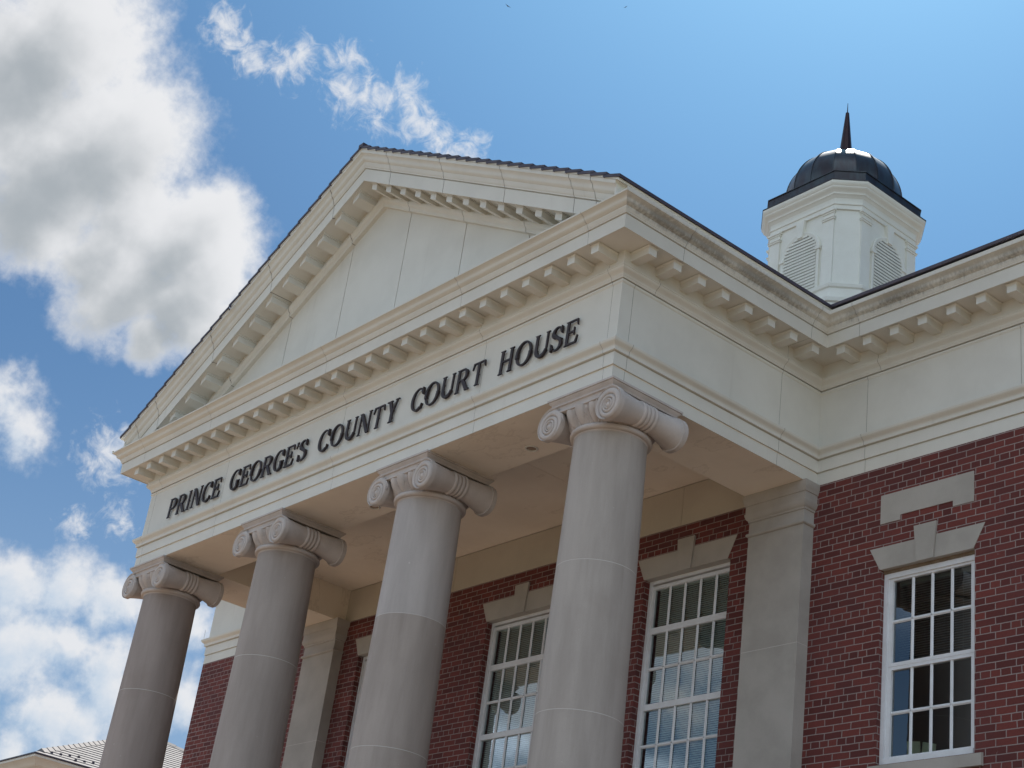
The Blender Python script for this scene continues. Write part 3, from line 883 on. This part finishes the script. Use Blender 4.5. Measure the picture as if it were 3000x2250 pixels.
part(mb, 'tympanum', [M_cream, M_joint])

# ---------------------------------------------------------------- slate roofs
def slope(mb, P0, along, up, n, run=.205, rise=.205 * SL, th=.028, thick=.006):
    """n courses of slates; P0 lower corner, along = vector of the eave, up = plan direction up the slope"""
    P0, along, up = Vector(P0), Vector(along), Vector(up)
    for k in range(n):
        a = P0 + up * (run * k) + Vector((0, 0, rise * k)); b = a + up * run * 1.18 + Vector((0, 0, rise * 1.18 - th))
        t = Vector((0, 0, th)); u = Vector((0, 0, -thick))
        vs = [a + t - up * .012, b + t, b + u, a + u - up * .012]
        mb.add(vs + [v + along for v in vs], [(0, 1, 2, 3), (7, 6, 5, 4), (0, 4, 5, 1), (1, 5, 6, 2), (2, 6, 7, 3), (3, 7, 4, 0)])
mb = MB()
nC = 25; ex = 5.075
slope(mb, (XC + ex, -.512, Z0 - SL * ex - .026), (0, 7.2, 0), (-1, 0, 0), nC, ex / nC, ex / nC * SL)
slope(mb, (XC - ex, -.512, Z0 - SL * ex - .026), (0, 7.2, 0), (1, 0, 0), nC, ex / nC, ex / nC * SL)
mb.box(XC - .05, XC + .05, -.514, 8, Z0 - .04, Z0 + .012)
part(mb, 'portico_roof', M_slate)
mb = MB()
for s_ in (1, -1):                       # roof boarding under the slates
    mb.prism([(XC, Z0 - .034), (XC + s_ * (ex - .01), Z0 - .034 - SL * (ex - .01)), (XC + s_ * (ex - .01), Z0 - .058 - SL * (ex - .01)), (XC, Z0 - .058)], lambda p, q, d: (p, d, q), -.500, 6.6)
part(mb, 'roof_boarding', M_cream)
mb = MB()
nM = 28; my = 8.567 - (D - .34); mr = .205
ze = Z0 - SL * ex - .026
slope(mb, (XL - .35, D - .34, ze), (XR - XL + .7, 0, 0), (0, 1, 0), nM, my / nM, my / nM * SL)
slope(mb, (XL - .35, 2 * 8.567 - (D - .34), ze), (XR - XL + .7, 0, 0), (0, -1, 0), nM, my / nM, my / nM * SL)
part(mb, 'main_roof', M_slate)
for x in (XL + .02, XR - .02):
    mb = MB(); mb.add([(x, D - .2, 10.3), (x, 2 * 8.567 - D + .2, 10.3), (x, 8.567, ze + my * SL - .06)], [(0, 1, 2)]); part(mb, 'gable_wall', M_cream)
# boards closing the eaves behind the gutters
mb = MB(); mb.box(.270, .297, -.46, D - .3, 10.28, ze - .002); part(mb, 'eaves_board', M_cream)
mb = MB(); mb.box(-W - .297, -W - .270, -.46, D - .3, 10.28, ze - .002); part(mb, 'eaves_board', M_cream)
mb = MB(); mb.box(.30, XR, D - .30, D - .285, 10.28, ze - .002); part(mb, 'eaves_board', M_cream)
# a bent clip with a light pin hanging off the left verge
mb = MB()
mb.tube((-7.29, -.515, 11.78), (-7.272, -.53, 11.685), .010)
part(mb, 'verge_clip', M_slate)
mb = MB(); mb.tube((-7.27, -.53, 11.715), (-7.20, -.55, 11.675), .008, .005); part(mb, 'lightning_rod', M_white)
mb = MB(); mb.tube((-12.58, D - .06, 9.04), (-12.585, D - .06, 9.21), .005, .003); part(mb, 'lightning_rod', M_white)

# ---------------------------------------------------------------- cupola
YQ = 8.567
def octa(A, B): return [(-B, -A), (B, -A), (A, -B), (A, B), (B, A), (-B, A), (-A, B), (-A, -B)]
def osweep(mb, A, B, prof, mi=0):
    """prof: (offset, z) on the chamfered square with half width A and half face B"""
    k = math.tan(PI / 8)
    mb.grid([[(XC + x, YQ + y, z) for x, y in octa(A + o, B + o * k)] for o, z in prof], True, mi)
body = MB()
CA, CB = .945, .655
osweep(body, CA, CB, [(.16, 13.2), (.16, 14.42), (.19, 14.44), (.20, 14.50), (.12, 14.52), (.09, 14.54), (.09, 14.72), (.115, 14.74), (.125, 14.79), (.12, 14.80), (.0, 14.81), (0, 16.30)])
cup = part(body, 'cupola', M_cup)
en = MB()
osweep(en, CA, CB, [(-.02, 16.20), (.028, 16.205), (.030, 16.275), (.045, 16.285), (.048, 16.30), (.030, 16.305), (.030, 16.40), (.036, 16.41), (.050, 16.425), (.060, 16.45), (.075, 16.46),
                    (.075, 16.475), (.085, 16.50), (.115, 16.525), (.135, 16.545), (.140, 16.56), (.140, 16.57), (.165, 16.60), (.172, 16.64), (.172, 16.655), (.02, 16.67)])
part(en, 'cornice', M_cup, cup, smooth=35)
bd = MB()
osweep(bd, CA, CB, [(.172, 16.652), (.180, 16.656), (.180, 16.672), (.105, 16.70), (.092, 16.72), (.092, 16.868), (.105, 16.872), (.105, 16.888), (.02, 16.93), (-.2, 16.95)])
part(bd, 'roof_curb', M_copper, cup)
dm = MB()
prof = []
for i in range(19):
    a = (PI / 2) * i / 18
    r = .945 * math.cos(a) ** .92 if i < 18 else .02
    prof.append((r, 17.03 + .915 * math.sin(a)))
prof = [(.93, 16.90), (.945, 16.97)] + prof
nG = 16; rows = []
for r, z in prof:
    row = []
    for k in range(nG * 6):
        th = 2 * PI * k / (nG * 6) + .12; f = (k % 6) / 6
        flat = math.cos(PI / nG) / math.cos((f - .5) * 2 * PI / nG)
        row.append((XC + r * flat * 1.01 * math.cos(th), YQ + r * flat * 1.01 * math.sin(th), z))
    rows.append(row)
dm.grid(rows, True)
for k in range(nG):
    th = 2 * PI * k / nG + .12
    rws = []
    for r, z in prof[:-1]:
        c = Vector((XC + r * 1.012 * math.cos(th), YQ + r * 1.012 * math.sin(th), z)); tn = Vector((-math.sin(th), math.cos(th), 0)); up = Vector((math.cos(th), math.sin(th), .6)).normalized()
        rws.append([c - tn * .008 - up * .01, c - tn * .005 + up * .009, c + tn * .005 + up * .009, c + tn * .008 - up * .01])
    dm.grid(rws)
part(dm, 'dome', M_copper, cup, smooth=12)
sp = MB(); sp.lathe([(.20, 17.90), (.155, 17.945), (.125, 17.99), (.112, 18.06), (.030, 18.93), (.001, 18.945)], (XC, YQ), n=12)
part(sp, 'spire', M_spire, cup, smooth=25)
sp = MB(); sp.tube((XC, YQ, 18.93), (XC, YQ, 19.14), .010, .004); part(sp, 'lightning_rod', M_spire, cup)
# corner strips, arched louvres with hood mould and keystone on the four wide faces
for f in range(4):
    ca, sa = math.cos(f * PI / 2), math.sin(f * PI / 2)
    def Q(a, b, z, ca=ca, sa=sa):          # a along the face, b out of it
        x, y = a, -CA - b
        return (XC + x * ca - y * sa, YQ + x * sa + y * ca, z)
    for s in (-1, 1):
        mb = MB()
        mb.prism([(s * (CB + .004), -.01), (s * (CB + .012), .028), (s * (CB - .20), .028), (s * (CB - .20), -.01)], lambda p, q, d: Q(p, q, d), 14.80, 16.205)
        for za, zb, e in ((16.02, 16.05, .016), (16.05, 16.062, .026), (16.14, 16.17, .012), (16.17, 16.206, .028)):
            mb.prism([(s * (CB + .004 + e), -.01), (s * (CB + .014 + e), .028 + e), (s * (CB - .20 - e), .028 + e), (s * (CB - .20 - e), -.01)], lambda p, q, d: Q(p, q, d), za, zb)
        part(mb, 'corner_strip', M_cup, cup)
    ZS, RL = 15.60, .335
    mb = MB()
    outer = [(RL + .062, 14.81)] + [((RL + .062) * math.cos(a), ZS + (RL + .062) * math.sin(a)) for a in [PI * i / 24 for i in range(25)]] + [(-RL - .062, 14.81)]
    inner = [(RL, 14.81)] + [(RL * math.cos(a), ZS + RL * math.sin(a)) for a in [PI * i / 24 for i in range(25)]] + [(-RL, 14.81)]
    mb.grid([[Q(a, .0, z) for a, z in outer], [Q(a, .034, z) for a, z in outer], [Q(a * .965, .040, ZS + (z - ZS) * .965 if z > ZS else z) for a, z in outer],
             [Q(a * 1.03, .030, ZS + (z - ZS) * 1.03 if z > ZS else z) for a, z in inner], [Q(a, .026, z) for a, z in inner], [Q(a, -.05, z) for a, z in inner]])
    for s in (-1, 1):
        mb.prism([(s * (RL - .012), 0), (s * (RL - .012), .052), (s * (RL + .085), .052), (s * (RL + .085), 0)], lambda p, q, d: Q(p, q, d), ZS - .035, ZS + .03)
    part(mb, 'louvre_surround', M_cup, cup, smooth=35)
    mb = MB(); mb.prism([(-.050, 15.90), (.050, 15.90), (.088, 16.215), (-.088, 16.215)], lambda p, q, d: Q(p, d, q), .0, .062)
    part(mb, 'keystone', M_cup, cup)
    mb = MB(); back = [(a, z) for a, z in inner]
    mb.add([Q(a, .004, z) for a, z in back], [tuple(range(len(back)))], 1)
    z = 14.84
    while z < ZS + RL - .03:
        hw = RL if z < ZS else math.sqrt(max(0, RL ** 2 - (z + .02 - ZS) ** 2))
        if hw > .03:
            mb.prism([(.006, z + .058), (.034, z - .004), (.038, z + .000), (.038, z + .026), (.012, z + .066)], lambda p, q, d: Q(d, p, q), -hw, hw)
        z += .058
    part(mb, 'louvre', [M_cup, M_shade], cup)

# porch floor and steps
mb = MB(); mb.box(XL + 2.4, .75, -.75, D, 0, .9)
for i in range(5): mb.box(XL + 2.4, .75, -.75 - .34 * (i + 1), -.75 - .34 * i, 0, .9 - .15 * (i + 1) + .001 * i)
part(mb, 'porch_steps', M_stone)

# ---------------------------------------------------------------- raised lettering on the frieze
CAP0, CAPH = 9.206, .272
ST, TH, SF = .036, .017, .015
def rect(x0, y0, x1, y1): return [(x0, y0), (x1, y0), (x1, y1), (x0, y1)]
def arc(cx, cy, rx, ry, a0, a1, th=ST, tv=TH, n=22):
    o, i = [], []
    for k in range(n + 1):
        a = rad(a0 + (a1 - a0) * k / n)
        o.append((cx + rx * math.cos(a), cy + ry * math.sin(a)))
        i.append((cx + (rx - th) * math.cos(a), cy + (ry - tv) * math.sin(a)))
    return [[o[k], o[k + 1], i[k + 1], i[k]] for k in range(n)]
def stem(x, y0=0, y1=1.0, w=ST, sl=1, sr=1, top=True, bot=True):
    H_ = CAPH; out = [rect(x, y0 * H_, x + w, y1 * H_)]
    if bot: out.append([(x - .020 * sl, 0), (x + w + .020 * sr, 0), (x + w + .002, SF), (x - .002, SF)])
    if top: out.append([(x - .002, H_ - SF), (x + w + .002, H_ - SF), (x + w + .020 * sr, H_), (x - .020 * sl, H_)])
    return out
h = CAPH
def bowl(x0, w, y0, y1):            # right-hand bowl of P and R
    cy = (y0 + y1) / 2; ry = (y1 - y0) / 2; rx = ry * .95; xs_ = x0 + w - rx
    return [rect(x0, y1 - TH, xs_, y1), rect(x0, y0, xs_, y0 + TH)] + arc(xs_, cy, rx, ry, -90, 90)
def GL(ch):
    """outline pieces of a letter and its width"""
    if ch == 'P': return stem(.02) + bowl(.06, .130, .42 * h, h), .195
    if ch == 'R': return stem(.02) + bowl(.06, .130, .47 * h, h) + [[(.09, .48 * h), (.142, .48 * h), (.222, .035 * h), (.168, .035 * h)], rect(.166, 0, .238, SF * .9)], .235
    if ch == 'I': return stem(.02), .087
    if ch == 'N': return stem(.018, w=.022, sl=1, sr=1) + stem(.195, w=.022, bot=False) + [[(.012, h), (.066, h), (.217, 0), (.170, 0)]], .237
    if ch == 'C' or ch == 'G':
        p = arc(.118, h / 2, .118, h / 2 + .005, 52, 308, ST, TH)
        p += [[(.170, .80 * h), (.190, .985 * h), (.202, .985 * h), (.206, .66 * h), (.196, .66 * h)]]
        if ch == 'C': return p + [[(.184, .10 * h), (.196, .06 * h), (.212, .25 * h), (.203, .27 * h)]], .214
        return p + [rect(.160, .06 * h, .160 + ST, .44 * h), rect(.138, .44 * h - SF, .228, .44 * h)], .228
    if ch == 'O': return arc(.124, h / 2, .124, h / 2 + .005, 0, 360, ST * 1.02, TH, 44), .248
    if ch == 'E': return stem(.02, sr=0) + [rect(.05, h - TH, .178, h), [(.158, h - TH), (.178, h - TH), (.186, .73 * h), (.177, .73 * h)], rect(.05, .49 * h, .135, .49 * h + TH), rect(.128, .37 * h, .140, .69 * h),
                                           rect(.05, 0, .180, TH), [(.160, TH), (.180, 0), (.196, .30 * h), (.187, .30 * h)]], .196
    if ch == 'S':
        return arc(.086, .745 * h, .078, .262 * h, 28, 232, ST, TH) + arc(.086, .262 * h, .084, .268 * h, -150, 62, ST, TH) + \
            [[(.020, .70 * h), (.046, .57 * h), (.150, .30 * h), (.160, .47 * h), (.072, .66 * h), (.055, .74 * h)], [(.132, .80 * h), (.146, .98 * h), (.156, .98 * h), (.160, .68 * h), (.150, .68 * h)],
             [(.004, .34 * h), (.014, .34 * h), (.036, .12 * h), (.016, .02 * h), (.006, .02 * h)]], .172
    if ch == 'U': return stem(.02, .34, 1, bot=False) + stem(.185, .34, 1, w=.024, bot=False) + arc(.1145, .36 * h, .0945, .365 * h, 180, 360, .047, .03)[:11] + arc(.1145, .36 * h, .0945, .365 * h, 180, 360, .024, .03)[11:], .229
    if ch == 'T': return stem(.084, sl=1, sr=1, top=False) + [rect(.012, h - TH, .203, h), [(.012, h), (.032, h - TH), (.010, .72 * h), (.001, .72 * h)], [(.203, h), (.183, h - TH), (.205, .72 * h), (.214, .72 * h)]], .215
    if ch == 'Y': return [rect(.088, 0, .135, .46 * h), [(.062, 0), (.161, 0), (.137, SF), (.086, SF)], [(.024, h), (.076, h), (.136, .45 * h), (.090, .42 * h)], [(.180, h), (.204, h), (.134, .42 * h), (.112, .46 * h)],
                          rect(.0, h - SF * .8, .098, h), rect(.160, h - SF * .8, .226, h)], .226
    if ch == 'H': return stem(.02) + stem(.165) + [rect(.06, .485 * h, .170, .485 * h + TH)], .232
    if ch == "'": return [[(.006, h), (.046, h), (.036, .86 * h), (.014, .70 * h), (.004, .70 * h), (.016, .86 * h)]], .048
WORDS = [('PRINCE', -8.725, -7.375), ("GEORGE'S", -7.125, -5.372), ('COUNTY', -5.115, -3.535), ('COURT', -3.280, -2.005), ('HOUSE', -1.765, -.548)]
sign = tag(empty('raised_lettering', (XC, -.012, CAP0)), 'dark bronze raised capitals naming the court house across the cream frieze', 'sign')
for word, xa, xb in WORDS:
    gs = [GL(c) for c in word]
    tot = sum(w for _, w in gs); gap = (xb - xa - tot) / (len(word) - 1)
    x = xa
    for ch, (pieces, w) in zip(word, gs):
        mb = MB()
        for i, pc in enumerate(pieces):
            e = .00035 * (i % 24)
            mb.prism([(a, b + (a - w / 2) * .0) for a, b in pc], lambda p, q, d: (p + q * .03, d, q), -.036 - e, -.020 + e)
        bx = sum(a for a, _ in pieces[0]) / len(pieces[0]); bz = sum(b for _, b in pieces[0]) / len(pieces[0])
        mb.tube((bx, -.022, bz), (bx, .010, bz), .005, n=6)      # stud that holds the letter off the frieze
        o = mb.build('letter' if ch != "'" else 'apostrophe', M_bronze, sign, loc=(x - XC, .012, 0), clean=False)
        x += w + gap

# ---------------------------------------------------------------- the building behind the far column
nb = tag(empty('neighbouring_building', (-37, 14, 0)), 'low building with grey tiled hip roof and cream eaves, behind the leftmost column', 'building')
NO = Vector(nb.location)
M_tile = mottled('grey_roof_tile', (.235, .22, .215), (.19, .178, .174), 2.5, .85, bs=.2, fine=20)
M_brick2 = mottled('dull_brick', (.22, .10, .08), (.16, .07, .06), 3, .9)
nx0, nx1, ny0, ny1, nz = -52.0, -31.1, 8.24, 20.5, 10.7
mb = MB()
mb.box(nx0 + .7, nx1 - .7, ny0 + .7, ny1 - .7, 0, 10.0)
for p in (mb.build('wall', M_brick2, nb, loc=-NO),): pass
mb = MB()
pth = [(nx0 + .7, ny0 + .7), (nx1 - .7, ny0 + .7), (nx1 - .7, ny1 - .7), (nx0 + .7, ny1 - .7), (nx0 + .7, ny0 + .7)]
for s in range(4):
    sweep(mb, pth, s, [(0, 9.3), (.04, 9.3), (.04, 9.9), (.12, 9.95), (.2, 10.1), (.2, 10.2), (.45, 10.22), (.45, 10.36), (.50, 10.38), (.56, 10.46), (.66, 10.58), (.70, 10.60), (.70, 10.66), (.5, 10.67)])
mb.build('eaves_cornice', M_cream, nb, loc=-NO, smooth=35)
mb = MB()
hw = (ny1 - ny0) / 2; m_ = .46; nn = 24; st_ = hw / nn
for k in range(nn):
    def ring(s, z): return [(nx0 + s, ny0 + s, z), (nx1 - s, ny0 + s, z), (nx1 - s, ny1 - s, z), (nx0 + s, ny1 - s, z)]
    s0, s1 = k * st_, (k + 1) * st_
    mb.grid([ring(s0, nz + m_ * s0 - .01), ring(s0, nz + m_ * s0 + .014), ring(s1, nz + m_ * s1 - .01)], True)
rf = mb.build('roof', M_tile, nb, loc=-NO)
for (cx_, cy_, dx, dy) in ((nx1, ny0, -1, 1), (nx1, ny1, -1, -1), (nx0, ny0, 1, 1), (nx0, ny1, 1, -1)):
    mb = MB()
    for k in range(24):
        a = .25 + k * .25; b = a + .28
        p = Vector((cx_ + dx * a, cy_ + dy * a, nz + m_ * a + .045)); q = Vector((cx_ + dx * b, cy_ + dy * b, nz + m_ * b + .02))
        sd_ = Vector((-dy, dx, 0)).normalized() * .12
        mb.add([p - sd_ + Vector((0, 0, -.06)), p + Vector((0, 0, .035)), p + sd_ + Vector((0, 0, -.06)), q - sd_ + Vector((0, 0, -.06)), q + Vector((0, 0, .035)), q + sd_ + Vector((0, 0, -.06))],
               [(0, 2, 1), (3, 4, 5), (0, 1, 4, 3), (1, 2, 5, 4), (0, 3, 5, 2)])
    mb.build('hip_tiles', M_tile, rf)
gp = None
for x, y in ((-31.40, 8.82), (-31.52, 9.13), (-31.66, 9.45), (-31.80, 9.77), (-31.33, 9.50), (-31.47, 9.82), (-31.61, 10.14)):
    if True:
        z = nz + m_ * (nx1 - x) + .01
        if gp is None:
            mb = MB(); mb.prism([(-.04, -.02), (.03, -.02), (.02, .04), (-.01, .04)], lambda p, q, d: (p, d, q), -.03, .03)
            gp = mb.build('snow_guard', M_slate, nb, loc=Vector((x, y, z)) - NO)
        else:
            o = gp.copy(); col.objects.link(o); o.parent = nb; o.location = Vector((x, y, z)) - NO
mb = MB(); mb.box(nx0 - .03, nx1 + .03, ny0 - .03, ny1 + .03, 10.665, 10.70)
mb.build('gutter', M_slate, nb, loc=-NO)

# ---------------------------------------------------------------- two birds high up
def bird(d, dist, span, roll, label):
    c = Vector(CAM) + Vector(d).normalized() * dist
    mb = MB()
    rows = []
    for i in range(9):
        t = i / 8; r = .055 * math.sin(PI * (.06 + .9 * t)) ** .8 * span
        rows.append([(r * math.cos(a), (t - .5) * .42 * span, r * .9 * math.sin(a)) for a in [2 * PI * q / 8 for q in range(8)]])
    mb.grid(rows, True)
    for s in (-1, 1):
        mb.prism([(0, .07), (.25, .10), (.5, -.04), (.27, -.03), (0, -.08)], lambda p, q, d_: (s * p * span, q * span, abs(p) * .25 * span + d_), -.004, .004)
    mb.prism([(-.03, -.19), (.03, -.19), (.07, -.30), (-.07, -.30)], lambda p, q, d_: (p * span, q * span, d_), -.004, .004)
    o = mb.build('bird', M_slate, loc=c, clean=False)
    o.rotation_euler = (rad(15), rad(roll), rad(40 + roll))
    return tag(o, label, 'bird', 'birds flying high over the court house')
bird((-.65719693, .44254731, .65239415), 70, .27, 25, 'larger tiny dark bird, left of the two, high above the pediment')
bird((-.61110519, .49729457, .66117779), 85, .20, -20, 'smaller speck-like bird, right of the two, at the top of the sky')
